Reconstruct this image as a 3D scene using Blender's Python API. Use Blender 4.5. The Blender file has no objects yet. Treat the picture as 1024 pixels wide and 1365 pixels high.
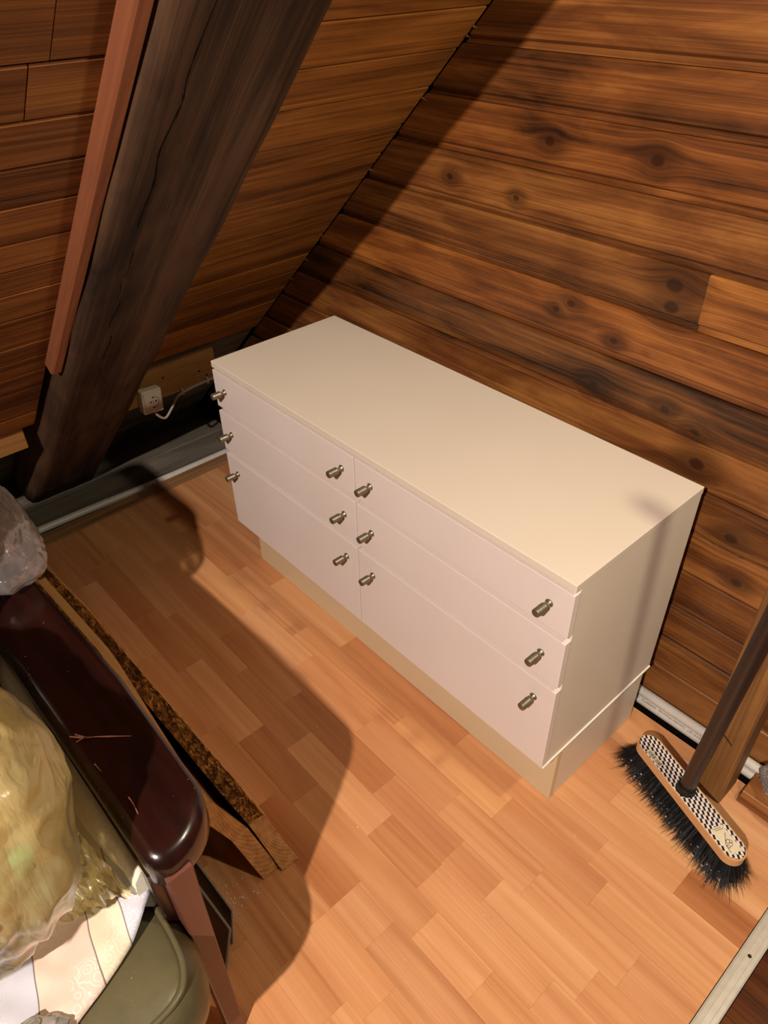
import bpy, bmesh, math, random
from mathutils import Vector, Matrix, noise
random.seed(7)
S = bpy.context.scene
COL = S.collection
D = bpy.data

# ---------------------------------------------------------------- camera
cam_d = D.cameras.new('camera'); cam = D.objects.new('camera', cam_d); COL.objects.link(cam)
cam_d.sensor_fit = 'VERTICAL'; cam_d.sensor_height = 24.0
cam_d.lens = 994.27 / 1365 * 24.0
cam_d.clip_start = 0.02
cam.matrix_world = Matrix(((0.6707, -0.4480, 0.5912, 1.6305),
                           (0.7416, 0.4217, -0.5217, -0.8455),
                           (-0.0156, 0.7883, 0.6151, 1.6283),
                           (0, 0, 0, 1)))
S.camera = cam
# ---------------------------------------------------------------- world, lamps, exposure
w = D.worlds.new('world'); S.world = w; w.use_nodes = True
w.node_tree.nodes['Background'].inputs[0].default_value = (1.0, 0.80, 0.62, 1)
w.node_tree.nodes['Background'].inputs[1].default_value = 0.055
def lamp(name, loc, power, colour, radius):
    l = D.lights.new(name, 'POINT'); l.energy = power; l.color = colour; l.shadow_soft_size = radius
    o = D.objects.new(name, l); COL.objects.link(o); o.location = loc
    return o
lamp('side_lamp', (1.97, 0.03, 2.10), 52, (1.0, 0.88, 0.66), 0.045)
lamp('ceiling_lamp', (1.88, -2.10, 2.50), 400, (1.0, 0.85, 0.77), 0.024)
S.view_settings.view_transform = 'Standard'; S.view_settings.look = 'None'
S.view_settings.gamma = 1; S.view_settings.use_curve_mapping = False
S.view_settings.exposure = 0.0

# ---------------------------------------------------------------- node helpers
def lin(c):
    r = []
    for v in c:
        v = v / 255.0
        r.append(v / 12.92 if v <= 0.04045 else ((v + 0.055) / 1.055) ** 2.4)
    return (r[0], r[1], r[2], 1)
class NT:
    def __init__(s, name, rough=0.5, **kw):
        s.m = D.materials.new(name); s.m.use_nodes = True; s.t = s.m.node_tree
        s.b = s.t.nodes['Principled BSDF']; s.b.inputs['Roughness'].default_value = rough
        for k, v in kw.items(): s.b.inputs[k.replace('_', ' ')].default_value = v
    def n(s, typ, **props):
        x = s.t.nodes.new('ShaderNode' + typ)
        for k, v in props.items(): setattr(x, k, v)
        return x
    def put(s, sock, v):
        if hasattr(v, 'node'): s.t.links.new(v, sock)
        elif v is not None: sock.default_value = v
    def math(s, op, a, b=None, c=None, clamp=False):
        x = s.n('Math', operation=op, use_clamp=clamp); s.put(x.inputs[0], a)
        if b is not None: s.put(x.inputs[1], b)
        if c is not None: s.put(x.inputs[2], c)
        return x.outputs[0]
    def comb(s, a, b, c):
        x = s.n('CombineXYZ')
        for i, v in enumerate((a, b, c)): s.put(x.inputs[i], v)
        return x.outputs[0]
    def sep(s, v):
        x = s.n('SeparateXYZ'); s.put(x.inputs[0], v); return x.outputs
    def noise(s, vec, scale=5, detail=3, rough=0.5, dist=0):
        x = s.n('TexNoise'); s.put(x.inputs['Vector'], vec); x.inputs['Scale'].default_value = scale
        x.inputs['Detail'].default_value = detail; x.inputs['Roughness'].default_value = rough
        x.inputs['Distortion'].default_value = dist
        return x.outputs['Fac']
    def vor(s, vec, scale=5, feature='F1', rnd=1.0):
        x = s.n('TexVoronoi', feature=feature); s.put(x.inputs['Vector'], vec)
        x.inputs['Scale'].default_value = scale; x.inputs['Randomness'].default_value = rnd
        return x.outputs
    def ramp(s, fac, stops, interp='LINEAR'):
        x = s.n('ValToRGB'); s.put(x.inputs[0], fac); x.color_ramp.interpolation = interp
        e = x.color_ramp.elements
        while len(e) < len(stops): e.new(0.5)
        for i, (p, c) in enumerate(stops): e[i].position = p; e[i].color = c if len(c) == 4 else (*c, 1)
        return x.outputs[0]
    def mr(s, v, a, b, c=0.0, d=1.0, smooth=True):
        x = s.n('MapRange'); x.interpolation_type = 'SMOOTHSTEP' if smooth else 'LINEAR'
        s.put(x.inputs[0], v); x.inputs[1].default_value = a; x.inputs[2].default_value = b
        x.inputs[3].default_value = c; x.inputs[4].default_value = d
        return x.outputs[0]
    def mix(s, f, a, b, blend='MIX'):
        x = s.n('Mix', data_type='RGBA', blend_type=blend); s.put(x.inputs[0], f)
        s.put(x.inputs[6], a); s.put(x.inputs[7], b); return x.outputs[2]
    def bump(s, h, strength=0.3, dist=0.002):
        x = s.n('Bump'); s.put(x.inputs['Height'], h); x.inputs['Strength'].default_value = strength
        x.inputs['Distance'].default_value = dist
        s.t.links.new(x.outputs[0], s.b.inputs['Normal'])
    def obj(s): return s.n('TexCoord').outputs['Object']
    def rnd(s): return s.n('ObjectInfo').outputs['Random']
    def col(s, c): s.put(s.b.inputs['Base Color'], c)

def wood(name, dark, mid, light, axis=0, rot=0.0, rough=0.5, knots=(), rknots=0.0, contour=26, contour_amt=0.35,
         blotch=0.5, tint=False, bumps=0.25, across=1.0, spec=0.4, coat=0.0, fine_amt=0.35, uaxis=2, kdark=(30, 12, 4), along=1.0, streak_amt=0.45):
    m = NT(name, rough); m.b.inputs['Specular IOR Level'].default_value = spec
    if coat: m.b.inputs['Coat Weight'].default_value = coat; m.b.inputs['Coat Roughness'].default_value = 0.2
    v = m.obj()
    if rot:
        r = m.n('VectorRotate', rotation_type='Y_AXIS'); m.put(r.inputs['Vector'], v); r.inputs['Angle'].default_value = rot; v = r.outputs[0]
    x = m.sep(v); al = x[axis]; ac = x[uaxis]; th = x[3 - axis - uaxis]
    R = m.rnd()
    g = ac; kmask = None; kring = None
    for (ku, kv, kr) in knots:                                # (along, across, radius): the grain bends round each knot
        da = m.math('SUBTRACT', al, ku); dc = m.math('SUBTRACT', ac, kv)
        q = m.math('ADD', m.math('POWER', m.math('DIVIDE', da, kr * 1.35), 2.0), m.math('POWER', m.math('DIVIDE', dc, kr), 2.0))
        e = m.math('POWER', 2.718, m.math('MULTIPLY', q, -0.35))
        g = m.math('SUBTRACT', g, m.math('MULTIPLY', dc, m.math('MULTIPLY', e, 0.92)))
        d = m.math('SQRT', q)
        k1 = m.mr(d, 0.35, 1.0, 1.0, 0.0)
        halo = m.math('MULTIPLY', m.mr(d, 0.8, 3.0, 1.0, 0.0), 0.5)
        rg = m.math('MULTIPLY', m.math('MULTIPLY', m.math('ADD', m.math('SINE', m.math('MULTIPLY', d, 15.0)), 1.0), 0.22), m.mr(d, 0.9, 1.9, 1.0, 0.0))
        k1 = m.math('MAXIMUM', m.math('MULTIPLY', k1, 0.85), m.math('MAXIMUM', halo, rg))
        kmask = k1 if kmask is None else m.math('MAXIMUM', kmask, k1)
    off = m.math('MULTIPLY', R, 37.0)
    A = m.math('ADD', m.math('MULTIPLY', al, along), off); 
    vec = m.comb(m.math('MULTIPLY', A, 0.42), m.math('ADD', m.math('MULTIPLY', g, 7.0 * across), m.math('MULTIPLY', R, 11.0)), m.math('MULTIPLY', th, 3.0))
    big = m.noise(vec, 1.6, 3, 0.55, 0.3)
    con = m.math('SINE', m.math('MULTIPLY', m.noise(vec, 0.9, 1, 0.4, 0.2), contour * 6.28))
    fine = m.noise(m.comb(m.math('MULTIPLY', A, 2.2), m.math('MULTIPLY', g, 330.0 * across), m.math('MULTIPLY', th, 60.0)), 1.0, 2, 0.6)
    bl = m.noise(m.comb(m.math('MULTIPLY', A, 2.2), m.math('MULTIPLY', g, 9.0), th), 1.6, 4, 0.6, 0.6)
    f = m.math('ADD', m.math('MULTIPLY', m.math('SUBTRACT', big, 0.5), 0.9), 0.5)
    mid_ = m.noise(m.comb(m.math('MULTIPLY', A, 1.4), m.math('MULTIPLY', g, 170.0 * across), m.math('MULTIPLY', th, 30.0)), 1.0, 2, 0.6)
    streak = m.noise(m.comb(m.math('MULTIPLY', A, 0.9), m.math('MULTIPLY', g, 75.0 * across), m.math('MULTIPLY', th, 30.0)), 1.0, 3, 0.6)
    cm = m.mr(m.noise(vec, 1.1, 2), 0.42, 0.6, 0.15, 1.0)
    f = m.math('ADD', f, m.math('MULTIPLY', m.math('MULTIPLY', con, cm), 0.16 * contour_amt))
    f = m.math('ADD', f, m.math('MULTIPLY', m.math('SUBTRACT', streak, 0.5), streak_amt))
    f = m.math('ADD', f, m.math('MULTIPLY', m.math('SUBTRACT', mid_, 0.5), streak_amt * 0.8))
    f = m.math('ADD', f, m.math('MULTIPLY', m.math('SUBTRACT', fine, 0.5), fine_amt))
    f = m.math('ADD', f, m.math('MULTIPLY', m.math('SUBTRACT', bl, 0.5), blotch))
    f = m.math('ADD', f, m.math('MULTIPLY', m.math('SUBTRACT', R, 0.5), 0.22))
    c = m.ramp(f, [(0.18, lin(dark)), (0.5, lin(mid)), (0.8, lin(light))])
    if rknots:
        vo = m.vor(m.comb(m.math('MULTIPLY', A, 2.6), m.math('ADD', m.math('MULTIPLY', ac, 5.5), m.math('MULTIPLY', R, 7.0)), 0.0), 1.0)
        k = m.math('MULTIPLY', m.mr(vo['Distance'], 0.03, 0.10, 1.0, 0.0), m.mr(m.sep(vo['Color'])[0], 1 - rknots - 0.02, 1 - rknots + 0.02, 0, 1))
        kmask = k if kmask is None else m.math('MAXIMUM', kmask, k)
    if kmask is not None: c = m.mix(kmask, c, lin(kdark))
    if tint:
        oc = m.n('ObjectInfo').outputs['Color']; c = m.mix(1.0, c, oc, 'MULTIPLY')
    m.col(c)
    m.bump(m.math('ADD', fine, m.math('MULTIPLY', con, 0.3)), bumps, 0.0012)
    return m.m

def plain(name, c, rough=0.5, spec=0.5, metal=0.0, var=0.06, nscale=30, bump=0.0, **kw):
    m = NT(name, rough); m.b.inputs['Specular IOR Level'].default_value = spec; m.b.inputs['Metallic'].default_value = metal
    nz = m.noise(m.obj(), nscale, 3)
    C = lin(c); c0 = tuple(v * (1 - var) for v in C[:3]) + (1,); c1 = tuple(min(1, v * (1 + var)) for v in C[:3]) + (1,)
    m.col(m.ramp(nz, [(0.3, c0), (0.7, c1)]))
    if bump: m.bump(nz, bump, 0.001)
    for k, v in kw.items(): m.b.inputs[k.replace('_', ' ')].default_value = v
    return m.m

# ---------------------------------------------------------------- mesh helpers
def mesh_obj(name, verts, faces, mat, parent=None, smooth=False):
    me = D.meshes.new(name); me.from_pydata([tuple(v) for v in verts], [], faces); me.update()
    bm = bmesh.new(); bm.from_mesh(me); bmesh.ops.recalc_face_normals(bm, faces=bm.faces); bm.to_mesh(me); bm.free()
    if mat: me.materials.append(mat)
    if smooth:
        for p in me.polygons: p.use_smooth = True
    o = D.objects.new(name, me); COL.objects.link(o)
    if parent: o.parent = parent
    return o
def bm_obj(name, bm, mat, parent=None, smooth=False, loc=None):
    bmesh.ops.recalc_face_normals(bm, faces=bm.faces)
    me = D.meshes.new(name); bm.to_mesh(me); bm.free()
    if mat:
        for mm in (mat if isinstance(mat, (list, tuple)) else [mat]): me.materials.append(mm)
    if smooth:
        for p in me.polygons: p.use_smooth = len(p.vertices) <= 4
    o = D.objects.new(name, me); COL.objects.link(o)
    if parent: o.parent = parent
    if loc: o.location = loc
    return o
def box_bm(x0, x1, y0, y1, z0, z1, bev=0.0, seg=1):
    bm = bmesh.new(); bmesh.ops.create_cube(bm, size=1)
    for v in bm.verts:
        v.co = Vector((x0 + (v.co.x + .5) * (x1 - x0), y0 + (v.co.y + .5) * (y1 - y0), z0 + (v.co.z + .5) * (z1 - z0)))
    if bev: bmesh.ops.bevel(bm, geom=bm.edges[:], offset=bev, segments=seg, affect='EDGES', profile=0.5)
    return bm
def box(name, x0, x1, y0, y1, z0, z1, mat, parent=None, bev=0.0015, seg=1, smooth=False):
    return bm_obj(name, box_bm(x0, x1, y0, y1, z0, z1, bev, seg), mat, parent, smooth)
def prism(name, poly, f, mat, parent=None, bev=0.0):
    """poly: 2-D outline; f(p, k) gives the 3-D point at end k = 0 / 1"""
    n = len(poly); vs = [f(p, 0) for p in poly] + [f(p, 1) for p in poly]
    fs = [tuple(range(n - 1, -1, -1)), tuple(range(n, 2 * n))] + [(i, (i + 1) % n, n + (i + 1) % n, n + i) for i in range(n)]
    o = mesh_obj(name, vs, fs, mat, parent)
    if bev:
        bm = bmesh.new(); bm.from_mesh(o.data)
        bmesh.ops.bevel(bm, geom=bm.edges[:], offset=bev, segments=1, affect='EDGES'); bm.to_mesh(o.data); bm.free()
    return o
def tube_bm(pts, rad, seg=10, bm=None, cap=True):
    bm = bm or bmesh.new(); pts = [Vector(p) for p in pts]; rings = []
    prev = None
    for i, p in enumerate(pts):
        t = (pts[min(i + 1, len(pts) - 1)] - pts[max(i - 1, 0)]).normalized()
        a = t.cross(Vector((0, 0, 1)) if abs(t.z) < 0.9 else Vector((1, 0, 0))).normalized() if prev is None else (prev - t * prev.dot(t)).normalized()
        prev = a; b = t.cross(a); r = rad[i] if isinstance(rad, (list, tuple)) else rad
        rings.append([bm.verts.new(p + a * (math.cos(k / seg * 2 * math.pi) * r) + b * (math.sin(k / seg * 2 * math.pi) * r)) for k in range(seg)])
    for i in range(len(rings) - 1):
        for k in range(seg): bm.faces.new((rings[i][k], rings[i][(k + 1) % seg], rings[i + 1][(k + 1) % seg], rings[i + 1][k]))
    if cap: bm.faces.new(rings[0]); bm.faces.new(rings[-1])
    return bm
def spline(pts, n=8):
    pts = [Vector(p) for p in pts]; out = []
    P = [pts[0] * 2 - pts[1]] + pts + [pts[-1] * 2 - pts[-2]]
    for i in range(1, len(P) - 2):
        for k in range(n):
            t = k / n; a, b, c, d = P[i - 1], P[i], P[i + 1], P[i + 2]
            out.append(0.5 * ((2 * b) + (c - a) * t + (2 * a - 5 * b + 4 * c - d) * t * t + (3 * b - a - 3 * c + d) * t ** 3))
    out.append(pts[-1]); return out
def empty(name, loc=(0, 0, 0)):
    o = D.objects.new(name, None); COL.objects.link(o); o.location = loc; o.empty_display_size = 0.05
    return o
def tag(o, label, cat, group=None, kind=None):
    o['label'] = label; o['category'] = cat
    if group: o['group'] = group
    if kind: o['kind'] = kind
    return o
def struct(o, label=None):
    o['kind'] = 'structure'
    if label: o['label'] = label
    return o
def shift(o, base):
    """rebase mesh coordinates of a child so the parent Empty can sit at the thing's base"""
    for v in o.data.vertices: v.co -= Vector(base)

# ---------------------------------------------------------------- materials
M = {}
WK = []   # knots of the gable wall: (x, z, radius)
for x, z, r in [(0.633, 1.288, .011), (0.877, 1.290, .013), (0.963, 1.081, .017), (0.966, 1.038, .015), (0.737, 0.978, .010),
                (0.700, 0.955, .009), (0.856, 0.930, .009), (0.826, 0.815, .012), (1.003, 0.825, .010), (1.078, 0.800, .012),
                (0.360, 1.175, .009), (0.560, 1.165, .008), (1.10, 0.735, .016), (1.215, 0.60, .014), (1.255, 0.50, .012)]:
    WK.append((x, z, r * 1.45))
M['wall'] = wood('stained_pine_wall', (38, 20, 8), (107, 63, 28), (152, 100, 48), axis=0, uaxis=2, rough=0.42, knots=WK, rknots=0.10,
                 blotch=0.9, contour=16, contour_amt=0.35, tint=True, bumps=0.35, spec=0.45)
M['roof'] = wood('stained_pine_roof', (70, 40, 16), (132, 84, 38), (168, 116, 58), axis=1, uaxis=0, rot=math.radians(44.5), rough=0.6,
                 rknots=0.22, blotch=0.55, contour=20, contour_amt=0.35, tint=True, bumps=0.3, spec=0.2)
M['beam'] = wood('dark_rough_rafter', (18, 12, 9), (54, 38, 27), (84, 60, 42), axis=0, uaxis=1, rot=math.radians(44.5), rough=0.8,
                 blotch=0.8, contour=12, contour_amt=0.3, bumps=0.8, spec=0.15, across=0.6)
M['redbatten'] = wood('reddish_batten', (112, 62, 36), (138, 80, 46), (156, 98, 60), axis=0, uaxis=1, rot=math.radians(44.5), rough=0.7, blotch=0.3, contour_amt=0.1, fine_amt=.2)
M['fascia'] = wood('pine_fascia', (84, 52, 22), (122, 82, 38), (146, 104, 54), axis=1, uaxis=2, rough=0.6, rknots=0.3)
M['floor'] = wood('beech_laminate', (176, 118, 74), (206, 148, 100), (222, 170, 120), axis=0, uaxis=1, rough=0.33, blotch=0.25, contour=11,
                  contour_amt=0.55, tint=True, bumps=0.03, spec=0.4, fine_amt=0.25, across=1.0, streak_amt=.3)
M['darkfloor'] = wood('dark_glossy_floor', (44, 18, 6), (84, 42, 14), (104, 60, 24), axis=0, uaxis=1, rough=0.2, blotch=0.4, contour_amt=0.3, bumps=0.03)
M['sub'] = wood('grey_subfloor', (62, 55, 45), (104, 96, 82), (132, 124, 108), axis=1, uaxis=0, rough=0.8, blotch=0.6, contour_amt=0.1)
M['strip'] = wood('edge_strip_wood', (116, 82, 50), (158, 118, 78), (180, 142, 100), axis=1, uaxis=0, rough=0.6)
M['post'] = wood('pine_post', (98, 64, 32), (142, 98, 52), (166, 120, 70), axis=2, uaxis=0, rough=0.55, rknots=0.12, contour=14, contour_amt=0.5)
M['plank'] = wood('offcut_plank', (84, 44, 18), (140, 86, 42), (168, 112, 62), axis=0, uaxis=2, rough=0.5)
M['pine'] = wood('slab_pine', (176, 116, 62), (204, 148, 88), (216, 168, 108), axis=0, uaxis=2, rough=0.55, contour_amt=0.3, blotch=.2)
M['gap'] = plain('dark_gap', (10, 7, 5), 0.9, 0.1)
M['pipe'] = plain('white_pipe', (206, 202, 190), 0.35, 0.5, var=0.08, nscale=12)
M['alu'] = plain('brushed_aluminium', (214, 210, 192), 0.42, 0.5, metal=0.35, var=0.05, nscale=60)
M['screw'] = plain('screw_metal', (70, 64, 54), 0.4, 0.5, metal=0.9)
M['knob'] = plain('aged_brass', (136, 128, 108), 0.40, 0.5, metal=0.8, var=0.15, nscale=90)
M['black'] = plain('black_matte', (12, 11, 11), 0.5, 0.4)
M['blackgloss'] = plain('black_glass', (8, 6, 6), 0.25, 0.4)
M['rim'] = plain('panel_rim', (128, 122, 116), 0.5, 0.4)
M['cable'] = plain('cable_grey', (150, 142, 126), 0.5, 0.4)
M['socket'] = plain('socket_plastic', (222, 214, 198), 0.3, 0.5, var=0.02)
M['ink'] = plain('ink', (26, 24, 24), 0.6, 0.3)
M['paper'] = plain('label_paper', (226, 214, 180), 0.6, 0.3)
M['blocksteam'] = plain('broom_block_wood', (206, 158, 108), 0.45, 0.4, var=0.05, nscale=20)
M['bristle'] = plain('black_bristle', (20, 20, 21), 0.6, 0.35, var=0.25, nscale=200)
M['handle'] = plain('dark_brown_handle', (44, 29, 22), 0.4, 0.45, var=0.12, nscale=12)
M['cream'] = plain('cream_upholstery', (236, 232, 208), 0.75, 0.3, var=0.08, nscale=160, bump=0.2)
M['legwood'] = wood('reddish_leg_wood', (84, 46, 36), (102, 60, 47), (116, 72, 57), axis=2, uaxis=0, rough=0.4, contour_amt=0.1, blotch=.15, fine_amt=.15)
M['crumb'] = plain('crumbs', (204, 190, 160), 0.8, 0.2, var=0.3, nscale=50)
M['fluff'] = plain('dust_fluff', (150, 146, 136), 0.9, 0.1)

def lacquer(name, c, rough):
    m = NT(name, rough); m.b.inputs['Specular IOR Level'].default_value = 0.45
    v = m.obj(); n1 = m.noise(v, 6, 4, 0.6); n2 = m.noise(v, 1.3, 2)
    C = lin(c); k = lambda f: tuple(min(1, x * f) for x in C[:3]) + (1,)
    cc = m.ramp(n2, [(0.3, k(.95)), (0.7, k(1.04))])
    sp = m.vor(v, 34)['Distance']; s2 = m.noise(v, 7, 2)                       # small chips and rub marks
    msk = m.math('MULTIPLY', m.mr(sp, 0.03, 0.06, 1, 0), m.mr(s2, 0.62, 0.66, 0, 1))
    cc = m.mix(m.math('MULTIPLY', msk, 0.5), cc, lin((214, 206, 190)))
    m.col(cc); m.put(m.b.inputs['Roughness'], m.mr(n1, 0.3, 0.7, rough * 0.8, rough * 1.25))
    m.bump(m.noise(v, 90, 2), 0.03, 0.001)
    return m.m
M['white'] = lacquer('dresser_white', (222, 210, 190), 0.42)
M['front'] = lacquer('dresser_front_white', (224, 212, 202), 0.42)
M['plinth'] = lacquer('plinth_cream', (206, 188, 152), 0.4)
M['edgewhite'] = plain('worn_white_edge', (238, 232, 214), 0.4, 0.5)

def mahogany():
    m = NT('dark_mahogany', 0.16); m.b.inputs['Specular IOR Level'].default_value = 0.5
    v = m.obj(); n1 = m.noise(m.comb(*[m.math('MULTIPLY', a, b) for a, b in zip(m.sep(v), (4, 40, 40))]), 1, 3)
    c = m.ramp(n1, [(0.3, lin((24, 9, 7))), (0.7, lin((42, 16, 13)))])
    dust = m.math('MULTIPLY', m.mr(m.vor(v, 75)['Distance'], 0.04, 0.075, 1, 0), m.mr(m.noise(v, 14, 2), 0.54, 0.60, 0, 1))
    c = m.mix(m.math('MULTIPLY', dust, 0.8), c, lin((180, 168, 156)))
    m.col(c); m.put(m.b.inputs['Roughness'], m.mr(m.noise(v, 9, 4), 0.35, 0.7, 0.14, 0.26))
    return m.m
M['mahogany'] = mahogany()
def leather():
    m = NT('olive_leather', 0.34); v = m.obj()
    n1 = m.noise(v, 7, 4, 0.6); n2 = m.noise(v, 120, 3)
    c = m.ramp(n1, [(0.3, lin((76, 70, 47))), (0.7, lin((102, 95, 66)))])
    dust = m.math('MULTIPLY', m.mr(m.vor(v, 90)['Distance'], 0.04, 0.07, 1, 0), m.mr(m.noise(v, 16, 2), 0.6, 0.64, 0, 1))
    m.col(m.mix(dust, c, lin((190, 180, 140)))); m.bump(m.math('ADD', n2, m.math('MULTIPLY', m.noise(v, 18, 3), 2.0)), 0.35, 0.001)
    return m.m
M['leather'] = leather()
def chipboard():
    m = NT('chipboard', 0.8); m.b.inputs['Specular IOR Level'].default_value = 0.15
    v = m.obj(); vo = m.vor(m.comb(*[m.math('ADD', m.math('MULTIPLY', a, b), m.math('MULTIPLY', m.noise(v, 70, 2), .012)) for a, b in zip(m.sep(v), (.6, 1.3, 1.3))]), 150)
    a = m.ramp(m.sep(vo['Color'])[0], [(0.0, lin((66, 38, 16))), (0.6, lin((134, 86, 38))), (1.0, lin((186, 130, 62)))])
    b = m.noise(v, 22, 4, 0.65)
    c = m.mix(m.mr(b, 0.35, 0.6, 0.75, 0.0), a, lin((50, 28, 10)))
    m.col(c); m.bump(m.math('ADD', vo['Distance'], b), 1.0, 0.004)
    return m.m
M['chip'] = chipboard()
def endgrain(name, cx, cz):
    m = NT(name, 0.6); v = m.sep(m.obj())
    dx = m.math('SUBTRACT', v[0], cx); dz = m.math('SUBTRACT', v[1], cz)
    d = m.math('SQRT', m.math('ADD', m.math('POWER', dx, 2.0), m.math('POWER', dz, 2.0)))
    d = m.math('ADD', d, m.math('MULTIPLY', m.noise(m.obj(), 18, 2), 0.006))
    r = m.math('SINE', m.math('MULTIPLY', d, 2 * math.pi / 0.0050))
    f = m.math('ADD', m.math('MULTIPLY', r, 0.12), m.noise(m.obj(), 60, 3))
    m.col(m.ramp(f, [(0.25, lin((156, 104, 56))), (0.75, lin((200, 148, 90)))])); return m.m
M['end1'] = endgrain('end_grain_first', -0.12, 0.035); M['end2'] = endgrain('end_grain_second', -0.075, 0.05)

def plastic(name, tint, dens, rough=0.16, wr=30, milky=0.35, bs=0.5, fac=.4, st=(1, 1, 1), frm=1.6):
    m = NT(name, rough); t = m.t; v = m.obj()
    vs = m.comb(*[m.math('MULTIPLY', a, b) for a, b in zip(m.sep(v), st)])
    h = m.math('ADD', m.noise(vs, wr, 3, 0.55, 1.6), m.math('MULTIPLY', m.noise(vs, wr * .35, 2, 0.5, 2.5), 1.6))
    bp = m.n('Bump'); m.put(bp.inputs['Height'], h); bp.inputs['Strength'].default_value = bs; bp.inputs['Distance'].default_value = 0.006
    di = m.n('BsdfDiffuse'); di.inputs[0].default_value = lin(tint); tr = m.n('BsdfTranslucent'); tr.inputs[0].default_value = lin(tint)
    gl = m.n('BsdfGlossy'); gl.inputs[0].default_value = (1, 1, 1, 1); gl.inputs['Roughness'].default_value = rough
    ta = m.n('BsdfTransparent'); ta.inputs[0].default_value = tuple(min(1, x ** 0.4) for x in lin(tint)[:3]) + (1,)
    for x in (di, gl, tr): t.links.new(bp.outputs[0], x.inputs['Normal'])
    a = m.n('MixShader'); a.inputs[0].default_value = milky; t.links.new(di.outputs[0], a.inputs[1]); t.links.new(tr.outputs[0], a.inputs[2])
    b = m.n('MixShader'); m.put(b.inputs[0], m.mr(m.noise(v, 5, 3), 0.3, 0.7, dens * 0.8, min(1, dens * 1.2))); t.links.new(ta.outputs[0], b.inputs[1]); t.links.new(a.outputs[0], b.inputs[2])
    lw = m.n('LayerWeight'); lw.inputs[0].default_value = 0.35
    m.put(b.inputs[0], m.math('ADD', m.mr(m.noise(v, 5, 3), 0.3, 0.7, dens * 0.8, min(1, dens * 1.2)), m.math('MULTIPLY', lw.outputs['Facing'], fac), clamp=True))
    fr = m.n('Fresnel'); fr.inputs[0].default_value = 1.5; t.links.new(bp.outputs[0], fr.inputs['Normal'])
    c = m.n('MixShader'); m.put(c.inputs[0], m.math('MULTIPLY', fr.outputs[0], frm, clamp=True)); t.links.new(b.outputs[0], c.inputs[1]); t.links.new(gl.outputs[0], c.inputs[2])
    t.links.new(c.outputs[0], t.nodes['Material Output'].inputs[0]); return m.m
M['yellow'] = plastic('yellow_plastic_film', (242, 226, 160), 0.58, 0.28, 11, 0.5, .7, .35, (.6, 2.2, .7), 1.1)
M['clear'] = plastic('clear_plastic_film', (236, 230, 226), 0.14, 0.07, 9, 0.35, .35, .30, (1, 1.6, .7))
M['rubbish'] = plain('bag_contents', (220, 196, 158), 0.8, 0.2, var=0.35, nscale=9)
M['green'] = plain('green_scrap', (40, 170, 130), 0.5, 0.4)
M['silver'] = plain('silver_satin', (196, 192, 184), 0.28, 0.6, metal=0.5, var=0.2, nscale=30)

def cloth_mat():
    m = NT('pieced_cloth', 0.75); v = m.obj(); s = m.sep(v)
    u = m.math('ADD', m.math('ADD', m.math('MULTIPLY', s[0], 0.20), m.math('MULTIPLY', s[1], 0.98)), m.math('MULTIPLY', m.noise(v, 6, 2), 0.03))
    # bands run across the cloth: pale blue, pink, cream, pale blue
    f = m.mr(u, -0.88, -0.50, 0, 1, False)
    c = m.ramp(f, [(0.0, lin((194, 195, 204))), (0.46, lin((222, 196, 178))), (0.665, lin((222, 210, 182))), (0.80, lin((194, 196, 206)))], 'CONSTANT')
    sw = m.vor(v, 60)                                         # woven swirl ornament
    ring = m.math('SINE', m.math('MULTIPLY', sw['Distance'], 22.0))
    orn = m.math('MULTIPLY', m.mr(ring, 0.55, 0.85, 0, 1), m.mr(m.noise(v, 9, 1), 0.40, 0.5, 0, 1))
    c = m.mix(m.math('MULTIPLY', orn, 0.4), c, lin((244, 238, 228)))
    for k in (0.46, 0.665, 0.80):
        line = m.mr(m.math('ABSOLUTE', m.math('SUBTRACT', f, k)), 0.0015, 0.004, 1, 0)
        c = m.mix(m.math('MULTIPLY', line, 0.8), c, lin((84, 80, 74)))
    m.col(c); m.bump(m.noise(v, 400, 2), 0.15, 0.0006); return m.m
M['cloth'] = cloth_mat()

def hound():
    """black and white broken-check print on the broom block; local x runs along the block"""
    m = NT('houndstooth_print', 0.45); s = m.sep(m.obj()); P = 0.0135
    u = m.math('DIVIDE', s[0], P * 1.0); w_ = m.math('DIVIDE', s[1], P * 0.62)
    a = m.math('PINGPONG', u, 0.5); b = m.math('PINGPONG', w_, 0.5)
    row = m.math('MODULO', m.math('ADD', m.math('FLOOR', w_), 100.0), 2.0)
    # diamonds, leaning, in offset rows
    uu = m.math('ADD', u, m.math('MULTIPLY', w_, 0.5))
    d = m.math('ADD', m.math('PINGPONG', uu, 0.5), m.math('PINGPONG', w_, 0.5))
    chk = m.mr(d, 0.47, 0.53, 0, 1)
    spur = m.mr(m.math('PINGPONG', m.math('ADD', m.math('MULTIPLY', uu, 2.0), w_), 0.5), 0.05, 0.10, 1, 0)
    f = m.math('MAXIMUM', chk, m.math('MULTIPLY', spur, 0.0))
    ex = m.math('MAXIMUM', m.math('SUBTRACT', m.math('ABSOLUTE', s[0]), 0.1635 - 0.0245), 0.0)   # distance from the block's rim: a pale border
    rr = m.math('SQRT', m.math('ADD', m.math('POWER', ex, 2.0), m.math('POWER', s[1], 2.0)))
    edge = m.mr(rr, 0.0255, 0.0265, 0, 1)
    c = m.mix(f, lin((232, 220, 206)), lin((26, 24, 30)))
    c = m.mix(edge, c, lin((232, 220, 206)))
    m.col(c); return m.m
M['hound'] = hound()

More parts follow.
